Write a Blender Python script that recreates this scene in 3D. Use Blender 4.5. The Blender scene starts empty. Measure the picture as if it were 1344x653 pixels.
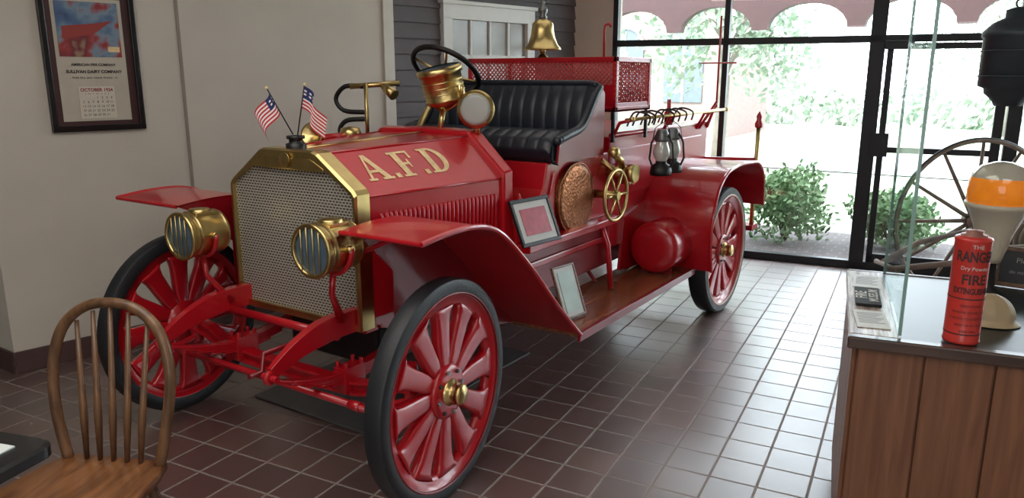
import bpy, math, random, bmesh
from mathutils import Vector, Matrix
random.seed(4)
D=bpy.data
C=bpy.context.scene.collection
V=Vector
def lin(c):
    return tuple(((x/255)/12.92 if x/255<=.04045 else ((x/255+.055)/1.055)**2.4) for x in c)+(1,)
def mat(name,rgb,rough=.5,metal=0,coat=0,noise=.0,nscale=8,bump=0,bscale=60,spec=.5,trans=0,emit=0):
    m=D.materials.new(name);m.use_nodes=True;nt=m.node_tree;p=nt.nodes['Principled BSDF']
    c=lin(rgb)
    p.inputs['Base Color'].default_value=c;p.inputs['Roughness'].default_value=rough;p.inputs['Metallic'].default_value=metal
    p.inputs['Coat Weight'].default_value=coat;p.inputs['Coat Roughness'].default_value=.08
    p.inputs['Specular IOR Level'].default_value=spec;p.inputs['Transmission Weight'].default_value=trans
    if emit: p.inputs['Emission Color'].default_value=c;p.inputs['Emission Strength'].default_value=emit
    tc=nt.nodes.new('ShaderNodeTexCoord')
    if noise:
        n=nt.nodes.new('ShaderNodeTexNoise');n.inputs['Scale'].default_value=nscale;n.inputs['Detail'].default_value=6
        r=nt.nodes.new('ShaderNodeValToRGB');nt.links.new(tc.outputs['Object'],n.inputs['Vector'])
        nt.links.new(n.outputs['Fac'],r.inputs['Fac'])
        r.color_ramp.elements[0].position=.3;r.color_ramp.elements[1].position=.7
        r.color_ramp.elements[0].color=tuple(x*(1-noise) for x in c[:3])+(1,)
        r.color_ramp.elements[1].color=tuple(min(1,x*(1+noise)) for x in c[:3])+(1,)
        nt.links.new(r.outputs['Color'],p.inputs['Base Color'])
    if bump:
        n=nt.nodes.new('ShaderNodeTexNoise');n.inputs['Scale'].default_value=bscale
        b=nt.nodes.new('ShaderNodeBump');b.inputs['Strength'].default_value=bump;b.inputs['Distance'].default_value=.01
        nt.links.new(tc.outputs['Object'],n.inputs['Vector']);nt.links.new(n.outputs['Fac'],b.inputs['Height']);nt.links.new(b.outputs['Normal'],p.inputs['Normal'])
    return m
def woodmat(name,c1,c2,rough=.4,scale=(2,30,30),coat=.2):
    m=mat(name,c1,rough,coat=coat);nt=m.node_tree;p=nt.nodes['Principled BSDF']
    tc=nt.nodes.new('ShaderNodeTexCoord');mp=nt.nodes.new('ShaderNodeMapping');mp.inputs['Scale'].default_value=scale
    n=nt.nodes.new('ShaderNodeTexNoise');n.inputs['Scale'].default_value=1.5;n.inputs['Detail'].default_value=8;n.inputs['Distortion'].default_value=.6
    r=nt.nodes.new('ShaderNodeValToRGB');r.color_ramp.elements[0].position=.35;r.color_ramp.elements[1].position=.65
    r.color_ramp.elements[0].color=lin(c1);r.color_ramp.elements[1].color=lin(c2)
    nt.links.new(tc.outputs['Object'],mp.inputs[0]);nt.links.new(mp.outputs[0],n.inputs['Vector']);nt.links.new(n.outputs['Fac'],r.inputs['Fac']);nt.links.new(r.outputs['Color'],p.inputs['Base Color'])
    return m
RED=mat('red_enamel',(180,18,32),.28,coat=.6,noise=.06)
DRED=mat('dark_red_enamel',(132,14,26),.35,coat=.3,noise=.08)
BRASS=mat('polished_brass',(206,182,124),.28,metal=1,noise=.12,nscale=12)
COPPER=mat('hammered_copper',(150,98,66),.38,metal=1,noise=.2,nscale=20)
nt=COPPER.node_tree;vv=nt.nodes.new('ShaderNodeTexVoronoi');vv.inputs['Scale'].default_value=60;bb=nt.nodes.new('ShaderNodeBump');bb.inputs['Strength'].default_value=.5;bb.inputs['Distance'].default_value=.006
tc=nt.nodes.new('ShaderNodeTexCoord');nt.links.new(tc.outputs['Object'],vv.inputs['Vector']);nt.links.new(vv.outputs['Distance'],bb.inputs['Height']);nt.links.new(bb.outputs['Normal'],nt.nodes['Principled BSDF'].inputs['Normal'])
RUB=mat('black_rubber',(34,36,40),.5,noise=.15,bump=.1)
LEA=mat('black_leather',(38,44,54),.36,noise=.12,bump=.1,bscale=120)
BLK=mat('black_iron',(22,22,24),.4,noise=.1)
STEEL=mat('dull_steel',(120,120,120),.35,metal=.8,noise=.1)
GOLD=mat('worn_gold_leaf',(226,198,148),.5,noise=.18,nscale=40)
LENS=mat('lens_glass',(110,132,150),.08,noise=.15,nscale=3,metal=.5)
LENSW=mat('frosted_lens',(170,174,170),.3,noise=.06)
CREAM=mat('cream_line',(225,190,175),.5,noise=.03)
WOODB=woodmat('running_board_wood',(104,58,40),(146,88,60),.25,(30,2,30),.5)
CHW=woodmat('chair_oak',(84,58,38),(128,92,62),.4,(14,14,3),.3)
SEATW=woodmat('chair_seat_oak',(104,64,38),(148,98,60),.35,(20,3,20),.3)
CABW=woodmat('cabinet_wood',(112,72,50),(134,90,64),.5,(25,25,1.5),.05)
CABD=woodmat('cabinet_moulding',(60,44,38),(80,58,48),.35,(3,25,25),.3)
CABT=woodmat('ash_grain',(130,108,98),(224,212,202),.4,(45,2.5,30),.2)
WHITE=mat('white_paint',(215,215,210),.5,noise=.03)
ALU=mat('dark_bronze_frame',(38,40,44),.4,metal=.3,noise=.1)
GRL=mat('radiator_core',(150,148,140),.4,metal=.3)
nt=GRL.node_tree;tc=nt.nodes.new('ShaderNodeTexCoord');mp=nt.nodes.new('ShaderNodeMapping');mp.inputs['Rotation'].default_value=(math.pi/2,0,0)
bk=nt.nodes.new('ShaderNodeTexBrick');bk.inputs['Scale'].default_value=1;bk.inputs['Brick Width'].default_value=.02;bk.inputs['Row Height'].default_value=.013;bk.inputs['Mortar Size'].default_value=.0034;bk.inputs['Mortar Smooth'].default_value=.3
bk.inputs['Color1'].default_value=lin((82,78,72));bk.inputs['Color2'].default_value=lin((58,56,52));bk.inputs['Mortar'].default_value=lin((192,188,176))
bm=nt.nodes.new('ShaderNodeBump');bm.inputs['Distance'].default_value=.004;bm.inputs['Strength'].default_value=.5
nt.links.new(tc.outputs['Object'],mp.inputs[0]);nt.links.new(mp.outputs[0],bk.inputs['Vector']);p=nt.nodes['Principled BSDF'];nt.links.new(bk.outputs['Color'],p.inputs['Base Color']);nt.links.new(bk.outputs['Fac'],bm.inputs['Height']);nt.links.new(bm.outputs['Normal'],p.inputs['Normal'])
def glassmat(name,rgb,gl=.08):
    m=D.materials.new(name);m.use_nodes=True;nt=m.node_tree;nt.nodes.clear()
    o=nt.nodes.new('ShaderNodeOutputMaterial');mx=nt.nodes.new('ShaderNodeMixShader');t=nt.nodes.new('ShaderNodeBsdfTransparent');g=nt.nodes.new('ShaderNodeBsdfGlossy')
    t.inputs[0].default_value=rgb;g.inputs['Roughness'].default_value=.02;mx.inputs[0].default_value=gl
    nt.links.new(t.outputs[0],mx.inputs[1]);nt.links.new(g.outputs[0],mx.inputs[2]);nt.links.new(mx.outputs[0],o.inputs[0]);return m
GLASS=glassmat('clear_glass',(.95,.97,.97,1),.07)
GLASSG=glassmat('case_glass',(.90,.95,.94,1),.12)
GEDGE=mat('glass_edge_green',(130,165,158),.2,noise=.05)

class B:
    def __init__(s): s.v=[];s.f=[];s.m=[];s.sm=[];s.mats=[]
    def add(s,vs,fs,m,smooth=False):
        if m not in s.mats:s.mats.append(m)
        i=s.mats.index(m);o=len(s.v);s.v+= [V(q) for q in vs]
        for f in fs: s.f.append([a+o for a in f]);s.m.append(i);s.sm.append(smooth)
        return s
    def box(s,lo,hi,m,M=None):
        vs=[V((x,y,z)) for x in (lo[0],hi[0]) for y in (lo[1],hi[1]) for z in (lo[2],hi[2])]
        if M:vs=[M@q for q in vs]
        return s.add(vs,[(0,1,3,2),(4,6,7,5),(0,4,5,1),(2,3,7,6),(0,2,6,4),(1,5,7,3)],m)
    def prof(s,rings,m,closed=False,cap=True,smooth=True):
        n=len(rings[0]);vs=[q for r in rings for q in r];fs=[]
        R=len(rings)
        for i in range(R if closed else R-1):
            for j in range(n):
                a=i*n+j;b=i*n+(j+1)%n;c=((i+1)%R)*n+(j+1)%n;d=((i+1)%R)*n+j
                fs.append((a,b,c,d))
        if cap and not closed:
            fs.append(tuple(range(n))[::-1]);fs.append(tuple((R-1)*n+k for k in range(n)))
        s.add(vs,fs,m,smooth)
        if cap and not closed: s.sm[-1]=False;s.sm[-2]=False
        return s
    def tube(s,pts,r,m,seg=8,closed=False,rect=None,smooth=True):
        pts=[V(q) for q in pts];n=len(pts);rings=[]
        up=None
        for i,q in enumerate(pts):
            if closed:t=(pts[(i+1)%n]-pts[i-1])
            else:t=pts[min(i+1,n-1)]-pts[max(i-1,0)]
            t.normalize()
            if up is None:
                up=V((0,0,1)) if abs(t.z)<.9 else V((0,1,0))
            x=t.cross(up).normalized();u=x.cross(t).normalized();up=u
            rr=r[i] if isinstance(r,(list,tuple)) else r
            if rect:
                rings.append([q+x*a*rect[0]*rr+u*b*rect[1]*rr for a,b in((-.5,-.5),(.5,-.5),(.5,.5),(-.5,.5))])
            else: rings.append([q+(x*math.cos(k*2*math.pi/seg)+u*math.sin(k*2*math.pi/seg))*rr for k in range(seg)])
        return s.prof(rings,m,closed,True,smooth and not rect)
    def cyl(s,p0,p1,r0,r1,m,seg=24): return s.tube([p0,p1],[r0,r1],m,seg)
    def lathe(s,pr,o,ax,m,seg=32,smooth=True,cap=False):
        o=V(o);ax=V(ax).normalized();t=V((0,0,1)) if abs(ax.z)<.9 else V((0,1,0));x=ax.cross(t).normalized();y=ax.cross(x)
        rings=[[o+ax*h+(x*math.cos(k*2*math.pi/seg)+y*math.sin(k*2*math.pi/seg))*max(r,1e-4) for k in range(seg)] for r,h in pr]
        return s.prof(rings,m,False,cap,smooth)
    def torus(s,c,ax,R,r,m,seg=40,rs=8):
        c=V(c);ax=V(ax).normalized();t=V((0,0,1)) if abs(ax.z)<.9 else V((0,1,0));x=ax.cross(t).normalized();y=ax.cross(x)
        pts=[c+(x*math.cos(k*2*math.pi/seg)+y*math.sin(k*2*math.pi/seg))*R for k in range(seg)]
        return s.tube(pts,r,m,rs,True)
    def ball(s,c,r,m,seg=16):
        c=V(c);r=r if isinstance(r,tuple) else (r,r,r);n=seg//2
        rings=[]
        for i in range(n+1):
            a=math.pi*i/n;a=min(max(a,.01),math.pi-.01)
            rings.append([c+V((r[0]*math.sin(a)*math.cos(k*2*math.pi/seg),r[1]*math.sin(a)*math.sin(k*2*math.pi/seg),-r[2]*math.cos(a))) for k in range(seg)])
        return s.prof(rings,m)
    def prism(s,poly,ax,a,b,m):
        def mk(p,t):
            return V((t,p[0],p[1])) if ax==0 else (V((p[0],t,p[1])) if ax==1 else V((p[0],p[1],t)))
        return s.prof([[mk(p,a) for p in poly],[mk(p,b) for p in poly]],m,smooth=False)
    def ribbon(s,path,x0,x1,th,m):
        rings=[];n=len(path)
        for i,(y,z) in enumerate(path):
            a=path[max(i-1,0)];b=path[min(i+1,n-1)];t=V((0,b[0]-a[0],b[1]-a[1])).normalized();nn=V((0,-t.z,t.y))
            q=V((0,y,z))
            rings.append([q+V((x0,0,0)),q+V((x1,0,0)),q+V((x1,0,0))-nn*th,q+V((x0,0,0))-nn*th])
        return s.prof(rings,m,smooth=False)
    def grid(s,fn,nu,nv,m,smooth=True,mf=None):
        vs=[V(fn(i/nu,j/nv)) for i in range(nu+1) for j in range(nv+1)]
        if mf is None:
            return s.add(vs,[(i*(nv+1)+j,(i+1)*(nv+1)+j,(i+1)*(nv+1)+j+1,i*(nv+1)+j+1) for i in range(nu) for j in range(nv)],m,smooth)
        for i in range(nu):
            for j in range(nv):
                q=[vs[k] for k in (i*(nv+1)+j,(i+1)*(nv+1)+j,(i+1)*(nv+1)+j+1,i*(nv+1)+j+1)]
                s.add(q,[(0,1,2,3)],mf(i,j),smooth)
        return s
    def done(s,name,parent=None,bevel=0,label=None,cat=None,kind=None,M=None,origin=None,auto=0):
        lo=V([min(q[i] for q in s.v) for i in range(3)]);hi=V([max(q[i] for q in s.v) for i in range(3)])
        c=V(origin) if origin is not None else (lo+hi)/2
        me=D.meshes.new(name);me.from_pydata([tuple(q-c) for q in s.v],[],s.f)
        for m in s.mats:me.materials.append(m)
        me.polygons.foreach_set('material_index',s.m);me.polygons.foreach_set('use_smooth',s.sm)
        bmm=bmesh.new();bmm.from_mesh(me)
        bmesh.ops.recalc_face_normals(bmm,faces=bmm.faces)
        if auto:
            for f in bmm.faces:f.smooth=True
            for e in bmm.edges:
                if len(e.link_faces)==2 and e.calc_face_angle(0)>math.radians(auto):e.smooth=False
        bmm.to_mesh(me);bmm.free()
        me.update()
        o=D.objects.new(name,me);C.objects.link(o);o.location=c
        if M is not None:o.matrix_world=M@Matrix.Translation(c)
        if parent:o.parent=parent
        if bevel:
            b=o.modifiers.new('bevel','BEVEL');b.width=bevel;b.segments=2;b.limit_method='ANGLE';b.angle_limit=.7
        if label:o['label']=label
        if cat:o['category']=cat
        if kind:o['kind']=kind
        return o
def empty(name,loc=(0,0,0),rz=0,label=None,cat=None,parent=None):
    o=D.objects.new(name,None);C.objects.link(o);o.location=loc;o.rotation_euler=(0,0,rz);o.empty_display_size=.1
    if label:o['label']=label
    if cat:o['category']=cat
    if parent:o.parent=parent
    return o
def text(b,body,size,fn,m,align='CENTER',bold=0):
    cu=D.curves.new('t','FONT');cu.body=body;cu.size=size;cu.align_x=align;cu.align_y='CENTER';cu.offset=bold;cu.resolution_u=3
    o=D.objects.new('t',cu);C.objects.link(o);bpy.context.view_layer.update()
    me=D.meshes.new_from_object(o.evaluated_get(bpy.context.evaluated_depsgraph_get()))
    b.add([fn(q.co.x,q.co.y) for q in me.vertices],[tuple(p.vertices) for p in me.polygons],m)
    D.objects.remove(o);D.meshes.remove(me);return b
def smooth(path,n=6):
    out=[]
    P=[V(p) for p in path]
    for i in range(len(P)-1):
        p0=P[max(i-1,0)];p1=P[i];p2=P[i+1];p3=P[min(i+2,len(P)-1)]
        for k in range(n):
            t=k/n
            out.append(.5*((2*p1)+(p2-p0)*t+(2*p0-5*p1+4*p2-p3)*t*t+(3*p1-p0-3*p2+p3)*t**3))
    out.append(P[-1]);return out

# ============ CAMERA ============
cd=D.cameras.new('cam');cam=D.objects.new('camera',cd);C.objects.link(cam);bpy.context.scene.camera=cam
cd.lens=26.79;cd.sensor_width=36;cam.location=(2.68,-2.21,1.7);cam.rotation_euler=(math.radians(90-12.77),0,math.radians(33.5))

# ============ ROOM ============
FL=mat('quarry_tile',(95,66,62),.3,spec=1.0,coat=.55)
nt=FL.node_tree;tc=nt.nodes.new('ShaderNodeTexCoord');mp=nt.nodes.new('ShaderNodeMapping');mp.inputs['Rotation'].default_value=(0,0,math.radians(-6))
bk=nt.nodes.new('ShaderNodeTexBrick');bk.offset=0;bk.inputs['Scale'].default_value=1;bk.inputs['Brick Width'].default_value=.2;bk.inputs['Row Height'].default_value=.2;bk.inputs['Mortar Size'].default_value=.006;bk.inputs['Mortar Smooth'].default_value=.15
bk.inputs['Color1'].default_value=lin((108,82,76));bk.inputs['Color2'].default_value=lin((86,66,64));bk.inputs['Mortar'].default_value=lin((138,126,120))
n=nt.nodes.new('ShaderNodeTexNoise');n.inputs['Scale'].default_value=3;n.inputs['Detail'].default_value=6
mr=nt.nodes.new('ShaderNodeMapRange');mr.inputs[3].default_value=.3;mr.inputs[4].default_value=.5
bm=nt.nodes.new('ShaderNodeBump');bm.invert=True;bm.inputs['Distance'].default_value=.003;bm.inputs['Strength'].default_value=.8
p=nt.nodes['Principled BSDF'];p.inputs['Coat Roughness'].default_value=.32;p.inputs['Coat IOR'].default_value=2.0
nt.links.new(tc.outputs['Object'],mp.inputs[0]);nt.links.new(mp.outputs[0],bk.inputs['Vector']);nt.links.new(tc.outputs['Object'],n.inputs['Vector'])
nt.links.new(bk.outputs['Color'],p.inputs['Base Color']);nt.links.new(n.outputs['Fac'],mr.inputs[0])
rm=nt.nodes.new('ShaderNodeMath');rm.operation='MULTIPLY_ADD';rm.inputs[1].default_value=.4;nt.links.new(bk.outputs['Fac'],rm.inputs[0]);nt.links.new(mr.outputs[0],rm.inputs[2]);nt.links.new(rm.outputs[0],p.inputs['Roughness'])
nt.links.new(bk.outputs['Fac'],bm.inputs['Height']);nt.links.new(bm.outputs['Normal'],p.inputs['Normal']);nt.links.new(bm.outputs['Normal'],p.inputs['Coat Normal'])
im=nt.nodes.new('ShaderNodeMath');im.operation='MULTIPLY_ADD';im.inputs[1].default_value=-.8;im.inputs[2].default_value=.8;nt.links.new(bk.outputs['Fac'],im.inputs[0]);nt.links.new(im.outputs[0],p.inputs['Coat Weight'])
WALL=mat('beige_plaster',(200,192,180),.8,noise=.04,nscale=2.5,bump=.15,bscale=90)
CEIL=mat('ceiling_paint',(180,176,168),.9,noise=.03)
BASE=mat('brown_baseboard',(80,58,56),.5,noise=.1)
CLAP=mat('grey_clapboard',(92,86,88),.7,noise=.12,nscale=5)
def wy(x):return 5.0+.13*(x-.68)
P0=V((-2.06,-.31,0));P1=V((-1.165,4.76,0))
B().add([(-5,-5,0),(6,-5,0),(6,wy(6)+.02,0),(-1.3,wy(-1.3)+.02,0),(-2.3,-.31,0),(-5,-.31,0)],[(0,1,2,3,4,5)],FL).done('floor',kind='structure',origin=(0,0,0))
B().box((-5.1,-5.1,3.1),(6.1,6,3.2),CEIL).done('ceiling',kind='structure')
wd=(P1-P0).normalized()
WL=(P1-P0).length
MW=Matrix.Translation(P0)@Matrix.Rotation(math.atan2(wd.y,wd.x),4,'Z')
s_end=(2.44+.31)/wd.y
B().box((0,0,0),(s_end,.15,3.1),WALL).done('wall_left',kind='structure',M=MW)
B().box((-4,0,0),(0,.15,3.1),mat('pale_plaster',(214,210,200),.8,noise=.03),Matrix.Translation(P0)).done('wall_left_return',kind='structure')
B().box((0,-.015,0),(s_end,0,.13),BASE).done('baseboard_left',kind='structure',M=MW,bevel=.004)
B().box((-3,-.325,0),(-2.06,-.31,.13),BASE).done('baseboard_return',kind='structure')
s1=(.80+.31)/wd.y
B().box((s1,-.006,.13),(s1+.02,0,3.1),mat('seam_strip',(140,132,122),.6,noise=.05)).done('trim_1',kind='structure',M=MW)
B().box((s_end-.05,-.02,0),(s_end+.05,.0,3.1),mat('cream_trim',(206,200,188),.6,noise=.03)).done('trim_2',kind='structure',M=MW,bevel=.003)
b=B();z=0
while z<3.1:
    b.prism([(0.02,z),(-.012,z),(0.005,z+.125),(.02,z+.125)],0,s_end+.05,WL,CLAP) ;z+=.125
b.box((s_end,.02,0),(WL,.15,3.1),CLAP)
b.done('wall_clapboard',kind='structure',M=MW)
a0=(2.98+.31)/wd.y;a1=(4.1+.31)/wd.y
b=B()
b.box((a0,-.05,2.17),(a1,0,2.30),WHITE).box((a0-.02,-.07,2.29),(a1+.02,0,2.32),WHITE).box((a0,-.05,1.45),(a0+.1,0,2.18),WHITE).box((a1-.1,-.05,1.45),(a1,0,2.18),WHITE).box((a0-.03,-.07,1.4),(a1+.03,0,1.46),WHITE)
b.box((a0+.1,-.03,1.84),(a1-.1,0,1.88),WHITE)
for i in range(1,4):
    x=a0+.1+(a1-a0-.2)*i/4;b.box((x-.012,-.03,1.46),(x+.012,0,2.17),WHITE)
b.box((a0+.1,-.012,1.46),(a1-.1,-.008,2.17),mat('old_pane',(150,148,138),.15,noise=.1))
b.done('window_1',kind='structure',M=MW,bevel=.003)
B().box((6,-5,0),(6.1,6,3.1),WALL).done('wall_right',kind='structure')
B().box((-5,-5.1,0),(6,-5,3.1),WALL).done('wall_back',kind='structure')
B().box((-5.1,-5,0),(-5,-.3,3.1),WALL).done('wall_far_left',kind='structure')
ang=math.atan(.13);MWW=Matrix.Translation(V((0,wy(0),0)))@Matrix.Rotation(ang,4,'Z');k=1/math.cos(ang)
B().box((-1.25*k,-.02,0),(-.77*k,.25,3.1),mat('cream_pillar',(205,197,182),.7,noise=.03)).done('wall_pillar',kind='structure',M=MWW,bevel=.004)
b=B()
for x,w in ((-.745,.05),(.313,.05),(1.57,.12),(2.62,.1),(4.0,.06),(5.2,.06)):
    b.box((x*k-w/2,-.03,0),(x*k+w/2,.05,3.1),ALU)
b.box((-.77*k,-.03,1.98),(5.95,.05,2.04),ALU).box((-.77*k,-.03,0),(5.95,.05,.07),ALU).box((-.77*k,-.03,3.02),(5.95,.05,3.1),ALU)
b.done('window_2',kind='structure',M=MWW,bevel=.003)
B().box((-.77*k,.008,.07),(5.95,.014,3.02),GLASS).done('window_3',kind='structure',M=MWW)
b=B();x0,x1=1.65*k,2.55*k
b.box((x0,-.02,.02),(x0+.05,.03,1.97),ALU).box((x1-.07,-.02,.02),(x1,.03,1.97),ALU).box((x0,-.02,1.92),(x1,.03,1.97),ALU).box((x0,-.02,.02),(x1,.03,.15),ALU)
b.box((x0-.06,-.07,1.02),(x0+.08,-.02,1.22),ALU).box((x0-.02,-.1,1.92),(x0+.2,-.02,1.99),ALU)
b.box((x0+.05,-.015,1.05),(x1-.07,.02,1.10),ALU)
b.done('door_1',kind='structure',M=MWW,bevel=.003)

# ============ OUTSIDE ============
GR=mat('lawn_grass',(150,160,138),.9,noise=.12,nscale=.6)
B().add([(-30,6.9,-.06),(40,6.9,-.06),(40,60,-.06),(-30,60,-.06)],[(0,1,2,3)],GR).done('lawn',label='sunlit mown green lawn beyond the shop windows',cat='lawn',kind='stuff')
PV=mat('brick_paving',(190,170,160),.8)
nt=PV.node_tree;tc=nt.nodes.new('ShaderNodeTexCoord');bk=nt.nodes.new('ShaderNodeTexBrick');bk.inputs['Scale'].default_value=1;bk.inputs['Brick Width'].default_value=.2;bk.inputs['Row Height'].default_value=.1;bk.inputs['Mortar Size'].default_value=.008
bk.inputs['Color1'].default_value=lin((84,72,72));bk.inputs['Color2'].default_value=lin((70,60,60));bk.inputs['Mortar'].default_value=lin((108,104,102))
nt.links.new(tc.outputs['Object'],bk.inputs['Vector']);nt.links.new(bk.outputs['Color'],nt.nodes['Principled BSDF'].inputs['Base Color'])
B().add([(-30,4.7,-.05),(40,4.7,-.05),(40,7.0,-.05),(-30,7.0,-.05)],[(0,1,2,3)],PV).done('brick_path',label='pale brick paving strip outside the shop windows',cat='path')
ROAD=mat('asphalt_road',(140,140,142),.9,noise=.1)
B().add([(-30,13,-.04),(40,13,-.04),(40,17,-.04),(-30,17,-.04)],[(0,1,2,3)],ROAD).done('road',label='sun-bleached asphalt road beyond the lawn',cat='road')
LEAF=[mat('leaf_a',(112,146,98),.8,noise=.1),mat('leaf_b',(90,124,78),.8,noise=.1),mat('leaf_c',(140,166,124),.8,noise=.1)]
LEAF2=[mat('tree_leaf_a',(146,162,142),.8,noise=.1),mat('tree_leaf_b',(128,146,124),.8,noise=.1),mat('tree_leaf_c',(166,176,160),.8,noise=.1)]  # outdoor haze put into these paler tree and hedge tones
def leaves(b,c,r,n,s,mats=LEAF):
    for i in range(n):
        d=V((random.gauss(0,1),random.gauss(0,1),random.gauss(0,1))).normalized();rr=random.uniform(.5,1.08)
        q=V((c[0]+d.x*r[0]*rr,c[1]+d.y*r[1]*rr,c[2]+d.z*r[2]*rr))
        u=V((random.gauss(0,1),random.gauss(0,1),random.gauss(0,1))).normalized()*s;w=u.orthogonal().normalized()*s*.5
        b.add([q-u,q+w,q+u,q-w],[(0,1,2,3)],random.choice(mats))
def bush(x,y,r,h):
    e=empty('bush',(x,y,-.05),label='low leafy green shrub beside the brick paving',cat='bush')
    b=B()
    for i in range(7):
        a=i*.9;b.tube([(.01*math.cos(a),.01*math.sin(a),0),(r*.4*math.cos(a),r*.4*math.sin(a),h*.7)],.012,CHW,5)
    b.done('stem',e)
    b=B()
    for i in range(12):
        a=i*2.4;q=.62*r*math.sqrt(i/12);hh=h*random.uniform(.22,.72);leaves(b,(q*math.cos(a),q*math.sin(a)*.8,hh),(r*.5,r*.45,h*.3),170,.04)
    b.done('foliage',e)
for x,y,r,h in((.66,6.25,.52,.85),(1.70,6.45,.52,.62),(-.6,6.4,.5,.7),(3.6,7.0,.5,.5)):bush(x,y,r,h)
bark=mat('bark',(130,124,116),.9,noise=.15)
def tree(x,y,h,r):
    e=empty('tree',(x,y,-.06),label='leafy shade tree with slim trunk on the lawn',cat='tree')
    b=B();b.tube([(0,0,0),(.05,0,h*.35),(0,.05,h*.7)],[.14,.1,.06],bark,8)
    for i in range(6):
        a=i*1.05;b.tube([(0,0,h*(.35+.05*i)),(r*.6*math.cos(a),r*.6*math.sin(a),h*.75)],[.05,.02],bark,6)
    b.done('trunk',e)
    b=B()
    for i in range(10):
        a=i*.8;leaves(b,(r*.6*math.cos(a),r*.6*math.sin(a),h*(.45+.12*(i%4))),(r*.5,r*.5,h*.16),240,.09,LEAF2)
    b.done('foliage',e)
tree(-1.9,11.5,4.8,1.5);tree(2.2,25,5,2.2);tree(-6.6,12.8,4.6,1.9);tree(9.6,26,6,2.8)
b=B()
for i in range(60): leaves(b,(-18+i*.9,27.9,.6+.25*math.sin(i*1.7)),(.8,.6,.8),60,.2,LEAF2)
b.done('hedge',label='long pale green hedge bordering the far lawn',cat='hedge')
# porch beam; its arches model reflections in the window glass
b=B();FAS=mat('red_brown_fascia',(66,42,42),.7,noise=.1)
for i in range(8):
    x=-4+i*1.2
    arc=[(x+.6-.5*math.cos(a),2.30+.32*math.sin(a)) for a in [math.pi*j/12 for j in range(13)]]
    b.prism([(x,2.30)]+arc+[(x+1.2,2.30),(x+1.2,2.95),(x,2.95)],1,8.4,8.55,FAS)
for x in (-3.95,5.5): b.box((x,8.42,-.06),(x+.12,8.53,2.32),FAS)
b.done('porch',label='red-brown porch beam with window reflections modelled as arches',cat='porch')
bd=empty('building',(-8.5,20,-.06),label='reddish brick building with arched windows across the road',cat='building')
BR=mat('building_brick',(134,116,112),.9,noise=.1);BW=mat('building_window',(92,102,110),.4,noise=.1);BT_=mat('building_trim',(160,158,154),.8,noise=.05)  # building colours paled to carry the outdoor haze
b=B();b.box((-6,0,0),(4,4,5.2),BR);b.done('facade',bd)
for i in range(5):
    x=-5+i*1.9
    ar=[(x-.6,1.0),(x+.6,1.0),(x+.6,2.6)]+[(x+.6*math.cos(a),2.6+.6*math.sin(a)) for a in [math.pi*j/10 for j in range(1,10)]]+[(x-.6,2.6)]
    b=B();b.prism(ar,1,-.05,-.001,BW);b.box((x-.03,-.07,1.0),(x+.03,-.05,3.1),BT_);b.tube([(px,-.06,pz) for px,pz in ar[2:]],.05,BT_,6);b.done('window',bd)
b=B();b.box((-6.2,-.15,5.1),(4.2,4,5.4),BT_);b.done('cornice',bd)
car=empty('car',(6.0,15.0,-.04),0,'silver parked car on the road outside','car')
CB=mat('car_silver',(120,122,126),.3,metal=.3,noise=.05)
b=B();pr=[(-2.1,.3),(2.1,.3),(2.15,.7),(1.9,.85),(1.1,.92),(.55,1.35),(-.9,1.38),(-1.5,.98),(-2.1,.9)]
b.prism(pr,1,-.8,.8,CB);b.done('body',car,.06)
b=B();b.prism([(.98,.94),(.5,1.3),(-.85,1.32),(-1.35,.98)],1,-.81,.81,BW);b.done('window',car)
for x in(-1.3,1.3):
    for y in(-.75,.75):
        b=B();b.torus((x,y,.32),(0,1,0),.24,.08,RUB,24,8);b.lathe([(0,-.05),(.18,-.05),(.18,.05),(0,.05)],(x,y,.32),(0,1,0),STEEL,20);b.done('wheel',car)

# ============ FIRE TRUCK ============
T=empty('fire_truck',label='antique red open-cab fire engine with brass fittings',cat='fire truck')
def part(b,name,bevel=0,label=None,parent=None,auto=0): return b.done(name,parent or T,bevel,label,auto=auto)
def sub(b,name,par,bevel=0,label=None,auto=0):
    o=b.done(name,None,bevel,label,auto=auto);o.parent=par;o.location=o.location-par.location;return o
oc=[(-.41,.62),(.41,.62),(.41,1.215),(.395,1.235),(.19,1.378),(.16,1.388),(-.16,1.388),(-.19,1.378),(-.395,1.235),(-.41,1.215)]
ic=[(-.392,.65),(.392,.65),(.392,1.205),(.38,1.22),(.175,1.345),(.15,1.35),(-.15,1.35),(-.175,1.345),(-.38,1.22),(-.392,1.205)]
rad=B()
rad.prof([[V((x,.052,z)) for x,z in oc],[V((x*.985,.04,z if z<1 else z-.008)) for x,z in oc],[V((x,.04,z)) for x,z in ic],[V((x,.07,z)) for x,z in ic]],BRASS,cap=False,smooth=False)
rad.prof([[V((x,.052,z)) for x,z in oc],[V((x,.125,z)) for x,z in oc]],BRASS,cap=False,smooth=False)
R=part(rad,'radiator',0,'polished brass radiator shell')
b=B();b.add([(x,.062,z) for x,z in ic],[tuple(range(10))],GRL);sub(b,'radiator_core',R,0,'brass-grey honeycomb radiator core')
b=B();b.prism([(-.23,1.30),(.23,1.30),(.23,1.315),(.17,1.345),(.15,1.352),(-.15,1.352),(-.17,1.345),(-.23,1.315)],1,.036,.06,BRASS);sub(b,'top_tank',R,.003)
b=B();b.lathe([(0,.0),(.03,.0),(.035,.007),(.0,.009)],(0,.034,1.342),(0,-1,0),BRASS);sub(b,'badge',R,.002)
b=B();b.lathe([(.045,0),(.045,.02),(.03,.025),(.03,.04),(.04,.042),(.04,.055),(0,.058)],(0,.1,1.388),(0,0,1),BLK,16);sub(b,'radiator_cap',R)
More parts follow.
